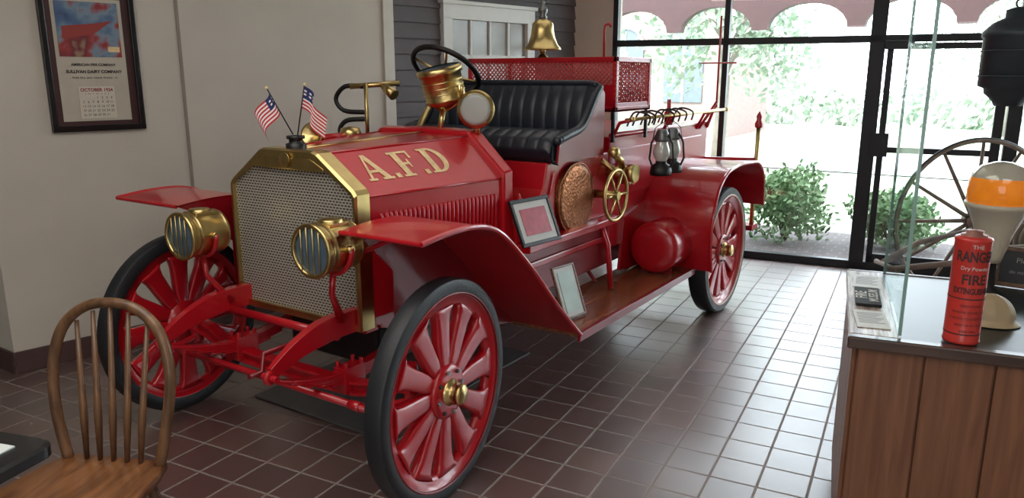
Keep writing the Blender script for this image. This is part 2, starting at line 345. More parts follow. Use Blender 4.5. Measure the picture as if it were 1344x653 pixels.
def sec(y,hw,hb,zc,ht,zt,n=6):
    rgt=[V((ht,y,zt)).lerp(V((hw,y,zc)),i/n) for i in range(n+1)]
    return [V((-hw,y,hb))]+[V((-q.x,y,q.z)) for q in rgt[::-1]]+[V((0,y,zt+.008))]+rgt+[V((hw,y,hb))]
def L(a,b_,t):return a+(b_-a)*t
b=B();b.prof([sec(L(.118,.97,t),L(.40,.51,t),L(.66,.68,t),L(1.205,1.20,t),L(.16,.3,t),L(1.372,1.40,t)) for t in [i/12 for i in range(13)]],RED,smooth=False)
for sx in(-1,1):
    for i in range(28):
        y=.19+i*.027;x=.40+.13*(y-.125)
        b.tube([(sx*x,y,.93),(sx*(x+.006),y,.94),(sx*(x+.006),y,1.11),(sx*x,y,1.12)],.0075,RED,6)
b.tube([(0,.13,1.382),(0,.97,1.41)],.006,BRASS,6)
for sx in(-1,1):b.tube([(sx*.165,.13,1.372),(sx*.303,.97,1.40)],.005,RED,6);b.tube([(sx*.403,.13,1.2),(sx*.513,.97,1.195)],.006,RED,6)
H=part(b,'hood')
def facet(s,t,off=.0025):
    ft=V((.16,.118,1.372));fb=V((.40,.118,1.205));rt=V((.3,.97,1.40));rb=V((.51,.97,1.20))
    a=ft.lerp(rt,s);c=fb.lerp(rb,s);q=a.lerp(c,t);nn=(rt-ft).cross(fb-ft).normalized();nn=nn if nn.z>0 else -nn
    return q+nn*off
RC=lambda a,b_,c,d:[(a,b_),(c,b_),(c,d),(a,d)]
GL={'A':(1.0,[[(.10,.06),(.20,.06),(.47,.95),(.42,1.02)],[(.40,1.02),(.58,1.02),(.90,.06),(.66,.06)],RC(.24,.30,.70,.40),RC(0,0,.32,.08),RC(.55,0,1.0,.08)]),
 '.':(.22,[RC(.02,0,.20,.18)]),
 'F':(.82,[RC(.12,0,.36,1.0),RC(0,0,.48,.08),RC(0,.92,.82,1.0),RC(.73,.70,.82,.95),RC(.3,.46,.60,.55),RC(.54,.34,.61,.67)]),
 'D':(.95,[RC(.12,0,.36,1.0),RC(0,0,.40,.08),RC(0,.92,.40,1.0)]+[[(.36+.59*math.sin(a),.5-.5*math.cos(a)),(.36+.59*math.sin(a+.1963),.5-.5*math.cos(a+.1963)),(.36+.36*math.sin(a+.1963),.5-.42*math.cos(a+.1963)),(.36+.36*math.sin(a),.5-.42*math.cos(a))] for a in [i*math.pi/16 for i in range(16)]])}
cx_=0
tot=sum(GL[c_][0]+.10 for c_ in 'A.F.D')-.10
for c_ in 'A.F.D':
    wdt,polys=GL[c_];b=B()
    for pg in polys:
        b.add([facet(.10+.60*(cx_+x_)/tot,.72-.56*y_) for x_,y_ in pg],[tuple(range(len(pg)))],GOLD)
    cx_+=wdt+.10
    sub(b,'letter',H,0,'worn gold serif letter')
b=B();b.prof([sec(.965,.53,.66,1.22,.31,1.42,1),sec(1.04,.54,.66,1.23,.33,1.43,1)],RED,smooth=False)
part(b,'cowl',.012)
for sx in(-1,1):
    b=B()
    pth=smooth([(.36*sx,3.9,.62),(.36*sx,.6,.62),(.36*sx,.2,.66),(.36*sx,-.08,.67),(.36*sx,-.26,.635),(.36*sx,-.40,.57)],6)
    b.tube(pth,[1]*(len(pth)-10)+[.95,.9,.85,.8,.75,.7,.65,.6,.55,.5],RED,rect=(.045,.10))
    b.torus((.36*sx,-.41,.555),(1,0,0),.020,.013,RED,14,6);b.cyl((.36*sx-.04,-.41,.555),(.36*sx+.04,-.41,.555),.014,.014,RED,10)
    part(b,'frame_rail',.004)
for q in((.12,.2,.58,.64),(1.5,1.6,.58,.66),(2.6,2.7,.58,.66)):
    b=B();b.box((-.36,q[0],q[2]),(.36,q[1],q[3]),RED);part(b,'cross_member',.004)
b=B();b.tube([(-.36,-.05,.62),(.36,-.05,.62)],.02,RED);part(b,'cross_member')
b=B()
b.box((-.3,.25,.36),(.3,.95,.62),BLK).box((-.2,.95,.4),(.2,1.7,.6),BLK)
part(b,'engine_pan',.02)
b=B();b.tube([(0,.25,.5),(0,-.16,.5),(0,-.17,.42),(0,-.24,.42)],.013,DRED,8);part(b,'starting_crank')
for sx in(-1,1):
    b=B()
    for i in range(5):
        L_=1-.17*i
        n=10;pts=[]
        for j in range(n+1):
            t=(j/n*2-1)*L_;pts.append((sx*.36,.02+.42*t,.455-.011*i+.085*t*t))
        b.tube(pts,1,RED,rect=(.05,.0105))
    b.box((sx*.36-.035,-.05,.36),(sx*.36+.035,.07,.475),RED)
    b.tube([(sx*.36,.44,.54),(sx*.36,.46,.62)],.018,RED)
    for yy in(-.035,.055):
        for xx in (-.025,.025):b.cyl((sx*.36+xx,yy,.47),(sx*.36+xx,yy,.50),.009,.009,RED,8)
    part(b,'leaf_spring',.002)
b=B();pts=smooth([(-.74,0,.47),(-.6,0,.45),(-.42,0,.385),(0,0,.375),(.42,0,.385),(.6,0,.45),(.74,0,.47)],4)
b.tube([q+V((0,0,.025)) for q in pts],1,RED,rect=(.06,.014));b.tube([q-V((0,0,.025)) for q in pts],1,RED,rect=(.06,.014));b.tube(pts,1,RED,rect=(.018,.05))
for sx in(-1,1): b.cyl((sx*.72,0,.38),(sx*.72,0,.56),.03,.03,RED,14);b.tube([(sx*.72,0,.40),(sx*.66,-.17,.40)],.018,RED);b.cyl((sx*.72,0,.47),(sx*.8,.01,.465),.03,.03,RED,14)
part(b,'front_axle',.002)
b=B();b.tube([(-.66,-.17,.40),(.66,-.17,.40)],.016,RED)
for sx in(-1,1):b.ball((sx*.66,-.17,.40),.026,RED);b.cyl((sx*.6,-.17,.4),(sx*.54,-.17,.4),.021,.021,RED,12)
b.tube([(-.4,-.17,.40),(-.42,.5,.5)],.014,RED)
part(b,'tie_rod')
def mkwheel(front=True):
    w=.038 if front else .058
    b=B()
    ri=.394
    b.lathe([(ri,-w*.9),(ri+.01,-w),(ri+.01,-w*.95),(ri-.03,-w*.7),(ri-.05,-w*.3),(ri-.05,w*.3),(ri-.03,w*.7),(ri+.01,w*.95),(ri+.01,w),(ri,w*.9)],(0,0,0),(1,0,0),RED,56)
    ns=12
    sgn=lambda v:(1 if v>=0 else -1)
    for i in range(ns):
        a=2*math.pi*i/ns;d=V((0,math.cos(a),math.sin(a)))
        pts=[d*.07,d*.11,d*.15,d*.22,d*.29,d*.33,d*.352]
        rings=[];side=V((1,0,0)).cross(d)
        for q,(wx,ws) in zip(pts,((.024,.018),(.025,.030),(.025,.038),(.023,.042),(.023,.046),(.025,.056),(.030,.08))):
            ring=[]
            for t in range(16):
                th=t*math.pi/8;cc,ss_=math.cos(th),math.sin(th)
                ring.append(q+V((1,0,0))*wx*sgn(cc)*abs(cc)**.45+side*ws*sgn(ss_)*abs(ss_)**.45)
            rings.append(ring)
        b.prof(rings,RED)
    b.lathe([(0,.042),(.09,.042),(.11,.037),(.113,.025),(.113,-.03),(0,-.03)],(0,0,0),(1,0,0),RED,32)
    for i in range(8):
        a=i*math.pi/4+.2;q=V((.036,.088*math.cos(a),.088*math.sin(a)));b.cyl(q,q+V((.015,0,0)),.009,.008,BLK if i%2 else STEEL,8)
    if not front:
        b.lathe([(.15,-.02),(.2,-.05),(.2,-.07),(0,-.07)],(0,0,0),(1,0,0),DRED,32)
    W=b.done('wheel',origin=(0,0,0))
    b=B()
    if front:
        pr=[(.396,-.036),(.406,-.041),(.445,-.041),(.455,-.036),(.46,-.026),(.46,.026),(.455,.036),(.445,.041),(.406,.041),(.396,.036)]
    else:
        pr=[(.396,-.056),(.406,-.064),(.445,-.064),(.455,-.056),(.46,-.045),(.46,.045),(.455,.056),(.445,.064),(.406,.064),(.396,.056)]
    b.lathe(pr,(0,0,0),(1,0,0),RUB,72)
    b.done('tire',W,origin=(0,0,0),auto=30)
    b=B();b.torus(((w+.001),0,0),(1,0,0),.402,.005 if front else .009,CREAM if not front else DRED,64,6);b.done('rim_band',W,origin=(0,0,0))
    b=B();b.lathe([(.055,.03),(.055,.05),(.042,.055),(.038,.085),(.042,.088),(.042,.098),(.03,.106),(0,.11)],(0,0,0),(1,0,0),BRASS,24)
    b.lathe([(.045,.065),(.045,.08)],(0,0,0),(1,0,0),BRASS,6)
    b.done('hub_cap',W,origin=(0,0,0),label='brass hub cap')
    return W
def dup(o,par=None):
    c=o.copy();C.objects.link(c)
    if par:c.parent=par
    for ch in list(o.children):
        dup(ch,c)
    return c
for front,y,x in((True,0,.83),(False,3.18,.93)):
    W=mkwheel(front);W.parent=T;W.location=(x,y,.462)
    W2=dup(W);W2.parent=T;W2.location=(-x,y,.462);W2.rotation_euler=(0,0,math.pi)
    if front: W.location=(.853,.035,.462);W.rotation_euler=(0,0,math.radians(6));W2.rotation_euler=(0,0,math.pi+math.radians(6))
b=B();b.tube([(-.86,3.18,.46),(.86,3.18,.46)],.04,DRED);b.ball((0,3.18,.46),(.16,.15,.15),DRED);part(b,'rear_axle')
def sp2(l,n=5): return [(p[0],p[1]) for p in smooth([V((a,c,0)) for a,c in l],n)]
fp=sp2([(-.17,1.115),(0,1.13),(.18,1.125),(.32,1.08),(.46,.975),(.62,.83),(.82,.63),(1.05,.425)])
rp=sp2([(2.66,.42),(2.62,.6),(2.63,.78),(2.72,.96),(2.88,1.06),(3.1,1.09),(3.4,1.085),(3.62,1.06),(3.76,.95),(3.80,.72)])
for sx in(1,-1):
    X=.94 if sx==1 else 1.02
    b=B();b.ribbon(fp,sx*.53,sx*X,.006,RED)
    b.tube([(sx*X,y,z-.004) for y,z in fp],.011,RED,8);b.tube([(sx*X,-.17,1.111),(sx*.53,-.17,1.111)],.009,RED,8)
    low=[(.9,.44),(.5,.6),(.12,.64),(.12,.9),(-.05,1.06)]
    b.prism([(y,z-.002) for y,z in fp[::3]]+[(1.05,.42)]+low,0,sx*.53,sx*.535,DRED)
    b.tube([(sx*.5,-.02,1.0),(sx*.7,-.02,1.09),(sx*.9,-.02,1.11)],.012,RED,6)
    part(b,'front_fender',auto=35)
    b=B();b.ribbon(rp,sx*.56,sx*1.06,.006,RED);b.tube([(sx*1.06,y,z-.003) for y,z in rp],.011,RED,8)
    b.prism([(2.66,.42),(2.62,.6),(2.63,.78),(2.68,.88),(2.3,.8),(2.25,.45)],0,sx*.56,sx*.58,RED)
    part(b,'rear_fender',auto=35)
    b=B();b.box((sx*.5,1.04,.405),(sx*.93,2.67,.425),WOODB);b.box((sx*.925,1.04,.385),(sx*.945,2.67,.43),DRED)
    for y in (1.3,2.0,2.5):b.tube([(sx*.38,y,.6),(sx*.55,y,.40),(sx*.9,y,.395)],.014,DRED,6)
    part(b,'running_board',.002,'varnished wooden running board')
    b=B();r=.17;cx,cz=sx*.76,.60
    b.lathe([(.001,-.02),(r*.5,-.016),(r-.03,-.006),(r-.008,.008),(r,.03),(r,.26),(.001,.26)],(cx,2.36,cz),(0,1,0),RED,40)
    b.box((cx-.1,2.42,.425),(cx+.1,2.46,.48),DRED)
    part(b,'drum',0,'closed red drum tucked against rear fender',auto=40)
b=B();b.box((-.5,1.04,.62),(.5,1.95,.8),RED).box((-.64,1.04,.80),(.64,2.12,.845),RED)
b.prism([(1.04,.845),(1.04,.95),(1.22,.98),(1.30,1.1),(1.34,1.24),(2.08,1.24),(2.08,.845)],0,-.56,.56,RED)
for sx in (-1,1):
    b.prism([(1.04,.845),(1.04,1.12),(1.14,1.0),(1.25,.98),(1.36,1.08),(1.4,1.2),(1.40,.845)],0,sx*.56,sx*.575,RED)
    b.box((sx*.5,1.04,.5),(sx*.515,2.65,.8),DRED)
    b.box((sx*.515,1.04,.66),(sx*.53,2.65,.70),RED)
part(b,'seat_box',.008)
b=B();b.lathe([(0,-.59),(.2,-.59),(.205,-.58),(.205,.575),(.2,.588),(.17,.592),(0,.597)],(0,1.63,1.01),(1,0,0),COPPER,48)
for h in(-.575,.582):b.torus((h,1.63,1.01),(1,0,0),.205,.008,COPPER,48,8)
part(b,'tank',0,'hammered copper soda-acid tank')
N=14
b=B()
def cf(u,v):
    x=-.55+1.14*u;pl=abs(math.sin(u*N*math.pi))**.4*.009
    ed=min(1,min(u,1-u)*30)**.5
    prof=[(1.42,1.24),(1.34,1.255),(1.31,1.31),(1.34,1.37),(1.42,1.40),(1.7,1.39),(1.85,1.37)]
    t=v*6;i=min(int(t),5);f=t-i
    y=prof[i][0]*(1-f)+prof[i+1][0]*f;z=prof[i][1]*(1-f)+prof[i+1][1]*f
    return (x,y-pl*.5*(v<.5),z+pl*(1 if v>.4 else .2)*ed-.02*(1-ed))
b.grid(cf,N*8,24,LEA);b.box((-.55,1.36,1.24),(.585,1.88,1.36),LEA)
part(b,'seat_cushion',.01,'black pleated leather seat cushion')
b=B()
def bf(u,v):
    x=-.55+1.15*u;pl=abs(math.sin(u*N*math.pi))**.4*.012
    e=(max(0,abs(u-.5)*2-.84)/.16)**2
    curl=.13*e*(1-.6*v)
    z=1.36+.30*v-.01*e*v;y=1.80+.07*v-pl*min(1,(1-v)*8)-curl-.03*math.sin(v*math.pi)
    return (x,y,z)
b.grid(bf,N*8,16,LEA)
b.tube([bf(i/40,1) for i in range(41)],.018,LEA,10)
part(b,'seat_back',.01,'black pleated leather seat back')
b=B();b.box((-.55,1.84,1.3),(.58,1.9,1.62),DRED);part(b,'back_panel',.01)
for sx,x in((1,.60),(-1,-.56)):
    b=B();arm=sp2([(1.86,1.64),(1.81,1.60),(1.75,1.53),(1.69,1.46),(1.62,1.41),(1.5,1.385),(1.38,1.36)],3)
    b.prism([(1.9,1.24),(1.9,1.60)]+arm+[(1.36,1.24)],0,x,x+sx*.015,DRED)
    part(b,'seat_side')
    b=B();b.tube([(x,y,z) for y,z in arm],.026,LEA,10);b.ball((x,1.38,1.36),.027,LEA)
    part(b,'arm_roll',0,'padded black leather arm roll')
b=B();b.box((-.56,2.1,.62),(.56,3.85,1.33),RED)
for sx in(1,-1):
    b.tube([(sx*.56,2.1,1.34),(sx*.56,3.85,1.34)],.018,RED)
    b.box((sx*.555,2.2,.95),(sx*.575,3.7,1.25),RED)
part(b,'hose_body',.008)
b=B();b.box((-.8,3.85,.48),(.8,4.2,.51),DRED);b.box((-.8,4.17,.45),(.8,4.2,.52),RED);part(b,'rear_step',.004)
for sx in (1,-1):
    b=B()
    b.tube([(sx*.93,3.98,.5),(sx*.93,4.0,1.3)],.018,BRASS);b.lathe([(.03,0),(.035,.03),(.02,.06),(.025,.09),(0,.13)],(sx*.93,4.0,1.3),(0,0,1),RED,12)
    b.tube([(sx*.93,3.99,1.05),(sx*.56,3.82,1.05)],.014,RED)
    b.box((sx*.78,3.9,.48),(sx*.96,4.05,.52),RED)
    part(b,'rear_post')
b=B();x0,x1,y0,y1,z0,z1=-.52,.60,2.08,2.6,1.50,1.80
for z in(z0,z1):
    b.box((x0,y0,z-.015),(x1,y0+.025,z+.015),RED).box((x0,y1-.025,z-.015),(x1,y1,z+.015),RED).box((x0,y0,z-.015),(x0+.025,y1,z+.015),RED).box((x1-.025,y0,z-.015),(x1,y1,z+.015),RED)
b.box((x0,y0,z0-.015),(x1,y1,z0),RED)
for x in(x0,x1-.03):
    for y in(y0,y1-.03): b.box((x,y,z0),(x+.03,y+.03,z1),RED);b.box((x,y,1.3),(x+.02,y+.02,z0),BLK)
b.box((x0,y0+.005,z0),(x1,y0+.015,z0+.15),RED).box((x1-.015,y0,z0),(x1-.005,y1,z0+.04),RED)
part(b,'hose_basket',.003)
LT=mat('pink_lattice',(205,84,84),.4,noise=.05)
def lattice(b,P,U,Wd,L,Hh,s):
    n=int((L+Hh)/s)
    for i in range(n+1):
        for sg in(1,-1):
            a=-Hh+i*s
            u0=max(a,0);u1=min(a+Hh,L)
            if u1<=u0:continue
            if sg==1:p=(u0,u0-a);q=(u1,u1-a)
            else:p=(u0,Hh-(u0-a));q=(u1,Hh-(u1-a))
            b.tube([V(P)+V(U)*p[0]+V(Wd)*p[1],V(P)+V(U)*q[0]+V(Wd)*q[1]],.0045,LT,4)
b=B();lattice(b,(x0,y0+.01,z0+.15),(1,0,0),(0,0,1),x1-x0,z1-z0-.15,.03);part(b,'basket_lattice',0,'light red diamond lattice panel')
b=B();lattice(b,(x1-.01,y0,z0+.04),(0,1,0),(0,0,1),y1-y0,z1-z0-.04,.03);part(b,'basket_lattice',0,'light red diamond lattice panel')
b=B();lattice(b,(x0,y1-.01,z0),(1,0,0),(0,0,1),x1-x0,z1-z0,.035);part(b,'basket_lattice',0,'light red diamond lattice panel')
b=B();HS=mat('canvas_hose',(120,30,30),.8,noise=.2)
pts=[]
for i in range(150):
    a=i*.25;rr=.22-.0011*i;pts.append((.04+rr*1.8*math.cos(a),2.34+rr*math.sin(a),1.53+.05*(i/150)))
b.tube(pts,.022,HS,8);part(b,'coiled_hose')
b=B();c=(.05,2.12,1.865)
b.lathe([(.12,0),(.116,.012),(.098,.03),(.08,.075),(.072,.12),(.067,.16),(.05,.18),(.02,.19),(.016,.2)],c,(0,0,1),BRASS,40)
BL=part(b,'bell',0,'polished brass bell')
b=B();b.lathe([(.016,.185),(.022,.19),(.03,.2),(.018,.215),(.03,.235),(.03,.25),(.014,.27),(.01,.3),(0,.31)],c,(0,0,1),STEEL,20)
b.tube([(.05,2.12,2.15),(.05,2.12,2.18),(.07,2.12,2.195),(.085,2.12,2.18)],.006,BLK);sub(b,'finial',BL)
b=B();b.tube([(.05,2.12,1.9),(.05,2.12,1.86)],.006,BLK);b.ball((.05,2.12,1.86),.022,BRASS);sub(b,'clapper',BL)
b=B();b.lathe([(.04,0),(.03,.015),(.013,.03),(.013,.12)],(.05,2.12,1.81),(0,0,1),BRASS,20);b.box((-.08,2.09,1.80),(.18,2.15,1.815),RED);part(b,'bell_stand')
b=B();b.tube([(.5,2.1,1.8),(.5,2.1,1.97),(.505,2.1,2.0),(.53,2.1,2.01),(.545,2.1,1.99)],.008,RED);part(b,'hook')
def headlight(x,z,k_=.88):
    y=-.25
    P=lambda l:[(a*k_,c_*k_) for a,c_ in l]
    b=B();b.lathe(P([(.108,.0),(.122,.0),(.124,.02),(.114,.03),(.112,.05),(.118,.06),(.112,.07),(.11,.2),(.116,.21),(.108,.225),(.08,.245),(.03,.255),(0,.257)]),(x,y,z),(0,1,0),BRASS,48)
    b.torus((x,y+.004,z),(0,1,0),.115*k_,.010,BRASS,48,8)
    b.lathe([(.045,0),(.05,.008),(.045,.02),(.0,.025)],(x,y+.11,z+.092),(0,0,1),BRASS,24);b.box((x-.05,y+.06,z+.085),(x+.05,y+.16,z+.1),BRASS)
    h=part(b,'headlight',.002,'brass drum headlight')
    b=B();b.lathe(P([(0,0.004),(.06,.0045),(.106,.01)]),(x,y,z),(0,1,0),LENS,32);sub(b,'lens',h,0,'reflective bluish glass lens')
    for dx in (-.05,-.017,.017,.05):
        b=B();hh=math.sqrt((.108*k_)**2-dx*dx);b.tube([(x+dx,y-.002,z-hh),(x+dx,y-.002,z+hh)],.0028,BRASS,6)
        sub(b,'guard_bar',h)
    b=B();R_=.125*k_;pts=[(x+R_*math.sin(a),y+.11,z-R_*math.cos(a)) for a in [(-1.6+i*.2) for i in range(17)]]
    b.tube(pts,.011,RED,8);b.cyl((x-R_-.005,y+.11,z),(x-R_+.02,y+.11,z),.015,.015,BRASS,10);b.cyl((x+R_-.02,y+.11,z),(x+R_+.005,y+.11,z),.015,.015,BRASS,10)
    b.tube([(x,y+.11,z-R_),(x*.97,y+.11,z-.2),(x*.86,y+.2,z-.34)],[.014,.013,.02],RED,8)
    part(b,'headlight_bracket')
headlight(.45,1.04);headlight(-.40,1.0)
b=B();c=V((.08,1.05,1.655));ax=V((-.10,-.22,.97)).normalized()
b.lathe([(0,-.125),(.06,-.12),(.1,-.095),(.108,-.08),(.112,-.075),(.108,-.07),(.110,.055),(.122,.06),(.124,.085),(.112,.095)],c,ax,BRASS,40)
for h in(-.04,-.01,.02): b.lathe([(.108,h-.004),(.114,h),(.108,h+.004)],c,ax,BRASS,40)
S=part(b,'searchlight',0,'brass drum searchlight')
b=B();b.lathe([(0,.09),(.113,.09)],c,ax,LENS,32);sub(b,'lens',S)
b=B();q=[c+V((.13*math.cos(a),0,.13*math.sin(a))) for a in [math.pi+i*math.pi/14 for i in range(15)]]
b.tube(q,.011,BRASS,8);b.tube([c+V((0,0,-.13)),V((.08,1.02,1.42))],.016,BRASS,10);part(b,'searchlight_bracket')
b=B();c=(.345,.99,1.535);ax=(.42,-1,.02)
b.lathe([(.0,-.1),(.05,-.095),(.072,-.07),(.08,0),(.096,.003),(.098,.02),(.079,.03)],c,ax,BRASS,36);S=part(b,'cowl_lamp',0,'small brass lamp')
b=B();b.lathe([(0,.034),(.06,.033),(.08,.029),(.08,.024)],c,ax,LENSW,28);sub(b,'lens',S,0,'frosted grey lens')
b=B();b.tube([(.345,1.0,1.47),(.33,1.01,1.41)],.016,BRASS);part(b,'cowl_lamp_mount')
b=B();c=V((-.3,1.56,1.735));ax=V((0,.62,.78)).normalized()
b.torus(c,ax,.215,.017,BLK,48,10)
x=V((1,0,0));y=ax.cross(x)
SW=part(b,'steering_wheel',0,'black-rimmed steering wheel')
b=B()
for a in range(4):
    d=x*math.cos(a*math.pi/2+.6)+y*math.sin(a*math.pi/2+.6);b.tube([c-ax*.03,c+d*.21],.008,BRASS)
b.lathe([(0,-.05),(.035,-.04),(.035,.01),(0,.02)],c,ax,BRASS,20);sub(b,'spoke',SW)
b=B();b.tube([c-ax*.04,c-ax*.85],.02,BRASS,12);part(b,'steering_column')
b=B();b.tube([(-.58,1.15,1.25),(-.58,1.15,1.66)],.012,BRASS);b.tube([(-.66,1.1,1.64),(-.45,1.3,1.66)],.016,BRASS);b.cyl((-.5,1.22,1.64),(-.42,1.22,1.59),.022,.034,BRASS)
b.tube(smooth([(-.6,1.15,1.64),(-.70,1.1,1.64),(-.76,1.08,1.57),(-.72,1.1,1.50),(-.6,1.15,1.49)],5),.014,BLK,8);b.tube(smooth([(-.6,1.15,1.45),(-.70,1.1,1.44),(-.74,1.08,1.38),(-.70,1.1,1.31),(-.58,1.15,1.3)],5),.014,BLK,8)
b.tube([(-.58,1.15,1.25),(-.5,1.1,1.2)],.012,BRASS)
part(b,'bulb_horn',0,'brass horn with black tubes')
b=B();b.lathe([(.02,0),(.03,.04),(.06,.09),(.065,.1),(.055,.1),(0,.05)],(-.40,.62,1.38),(.3,-1,.3),BRASS,24);b.lathe([(0,0),(.05,.0),(.06,.03),(.05,.06),(0,.07)],(-.42,.85,1.36),(0,0,1),BRASS,24)
b.tube([(-.40,.62,1.38),(-.42,.85,1.38)],.02,RED);b.box((-.47,.55,1.2),(-.36,.9,1.36),RED)
part(b,'siren')
b=B();c=(.72,1.87,1.01)
b.torus(c,(1,0,0),.15,.011,BRASS,40,8)
for i in range(6):
    a=i*math.pi/3;b.tube([c,(c[0],c[1]+.145*math.cos(a),c[2]+.145*math.sin(a))],.008,BRASS,6)
b.tube([(.56,1.87,1.01),(.74,1.87,1.01)],.025,BRASS,12);part(b,'valve_wheel',0,'spoked brass valve wheel')
b=B();b.cyl((.5,2.08,1.12),(.72,2.08,1.12),.04,.04,BRASS);b.cyl((.70,2.08,1.12),(.75,2.08,1.12),.055,.055,BRASS);b.tube([(.66,2.08,1.12),(.67,2.03,1.2),(.66,1.95,1.24)],.02,BRASS,12);b.lathe([(.03,0),(.04,.02),(.03,.05),(0,.06)],(.66,1.95,1.23),(0,0,1),BRASS,16)
b.tube([(.56,1.98,1.2),(.68,2.13,1.05),(.58,2.25,1.08)],.018,BRASS)
b.cyl((.56,2.25,1.06),(.66,2.25,1.06),.035,.035,BRASS)
part(b,'pump_valve',0,'brass valves and piping')
b=B();b.tube([(.60,1.9,.85),(.66,1.9,.7),(.7,1.88,.43)],.018,RED);part(b,'step_brace')
for sx in(1,-1):
    b=B();b.tube([(sx*.75,2.0,1.45),(sx*.75,3.72,1.45)],.010,BRASS,10);b.ball((sx*.75,2.0,1.45),.017,BRASS);b.ball((sx*.75,3.72,1.45),.017,BRASS)
    for y in(2.1,2.9,3.6): b.tube([(sx*.56,y,1.3),(sx*.62,y,1.42),(sx*.75,y,1.45)],.011,RED,8)
    b.tube([(sx*.66,2.1,1.442),(sx*.66,3.9,1.442)],.007,BRASS,8)
    part(b,'hand_rail',0,'brass ladder rail')
b=B()
for dx in(-.09,.09): b.tube([(.56,3.75+dx,1.3),(.66,3.75,1.5)],.012,RED)
b.tube([(.66,3.75,1.46),(.66,3.75,2.15)],.008,RED);b.tube([(.5,3.75,1.8),(.8,3.75,1.8)],.006,RED)
part(b,'rear_bracket')
b=B();b.lathe([(0,0),(.03,0),(.035,.1),(.015,.13),(.015,.2),(0,.2)],(.45,3.3,1.33),(0,0,1),RED,12);part(b,'nozzle')
for y in(2.12,2.2,2.32,2.5,2.6,2.72,2.84):
    b=B();b.tube(smooth([(.80,y,1.41),(.81,y,1.46),(.76,y,1.485),(.70,y,1.48),(.66,y,1.4)],4),.006,BLK,6)
    part(b,'lantern_hook')
LG=mat('lantern_globe',(205,208,204),.08,metal=.2,noise=.1)
NK=mat('worn_nickel',(120,122,124),.35,metal=.7,noise=.15)
def lantern(x,y,z):
    e=empty('lantern',(x,y,z),label='small nickel and black barn lantern hanging on truck rail',cat='lantern')
    e['group']='hand lanterns on the truck rail'
    b=B();b.lathe([(0,0),(.066,0),(.07,.02),(.062,.06),(.036,.075),(.036,.09),(0,.09)],(0,0,0),(0,0,1),BLK,24);b.done('fuel_font',e)
    b=B();b.lathe([(.0,.21),(.04,.21),(.054,.225),(.037,.245),(.042,.26),(.027,.285),(0,.29)],(0,0,0),(0,0,1),NK,24);b.done('chimney_cap',e)
    b=B();b.lathe([(.034,.09),(.052,.125),(.052,.155),(.036,.21)],(0,0,0),(0,0,1),LG,24);b.done('globe',e)
    for s in(1,-1):
        b=B();b.tube([(s*.055,0,.04),(s*.08,0,.1),(s*.07,0,.2),(s*.03,0,.265)],.007,BLK,6);b.done('side_tube',e)
    b=B();b.tube([(.07,0,.17),(.05,0,.29),(0,0,.33),(-.05,0,.29),(-.07,0,.17)],.003,STEEL,5);b.done('handle',e)
lantern(.81,2.32,1.09);lantern(.81,2.5,1.09)

RS=mat('flag_red',(190,30,45),.8,noise=.05);WS=mat('flag_white',(230,225,225),.8,noise=.02);BS=mat('flag_blue',(35,40,95),.8,noise=.05)
def flag(base,top,dirv,lab):
    base=V(base);top=V(top);e=empty('small_flag',base,label=lab,cat='flag');e['group']='small flags on the radiator cap'
    t=top-base
    b=B();b.tube([(0,0,0),t],.003,BLK,6);b.ball(t,.007,GOLD);b.done('flag_pole',e)
    d=V(dirv).normalized();u=-t.normalized()
    def fn(a,c): return t*.97+d*.135*a+V((0,0,-.03))*a*a+u*.095*c+V((.010,.015,0))*math.sin(a*7)
    b=B();b.grid(fn,16,13,WS,mf=lambda i,j:(BS if (i<6 and j<7 and not((i+j)%2==0 and i%2==0 and 0<j<6)) else (WS if (i<6 and j<7) else (RS if j%2==0 else WS))))
    b.done('flag_cloth',e)
flag((-.015,.1,1.447),(-.105,.045,1.65),(-.35,-.2,-.75),'small stars and stripes flag drooping on black stick')
flag((.015,.1,1.447),(.055,.12,1.665),(.45,.3,-.72),'small stars and stripes flag leaning outward on black stick')

def picture(loc,w,h,rz,tilt,fm,inner,lab,t=.016,fw=.02,mw=.035):
    e=empty('framed_picture',loc,label=lab,cat='picture');e.rotation_euler=(tilt,0,rz)
    b=B()
    b.box((-w/2,-t/2,0),(w/2,t/2,fw),fm).box((-w/2,-t/2,h-fw),(w/2,t/2,h),fm).box((-w/2,-t/2,fw),(-w/2+fw,t/2,h-fw),fm).box((w/2-fw,-t/2,fw),(w/2,t/2,h-fw),fm)
    b.done('frame',e,.003)
    b=B();b.box((-w/2+fw,-.003,fw),(w/2-fw,.003,h-fw),inner[0]);b.done('mat_board',e)
    b=B();b.box((-w/2+fw+mw,-.006,fw+mw),(w/2-fw-mw,-.003,h-fw-mw),inner[1]);b.done('print',e)
    return e
MATW=mat('mat_white',(190,190,186),.4,noise=.03)
picture((.68,1.10,.853),.31,.25,math.radians(82),math.radians(-24),BLK,(MATW,mat('print_red',(176,70,84),.4,noise=.25,nscale=25)),'black framed red print leaning against truck side')
picture((.80,1.25,.434),.19,.29,math.radians(82),math.radians(-20),woodmat('pale_frame',(90,70,54),(120,96,74),.4),(MATW,mat('print_green',(160,182,174),.3,noise=.15,nscale=10)),'wood framed pale print standing on running board',fw=.012,mw=.022)

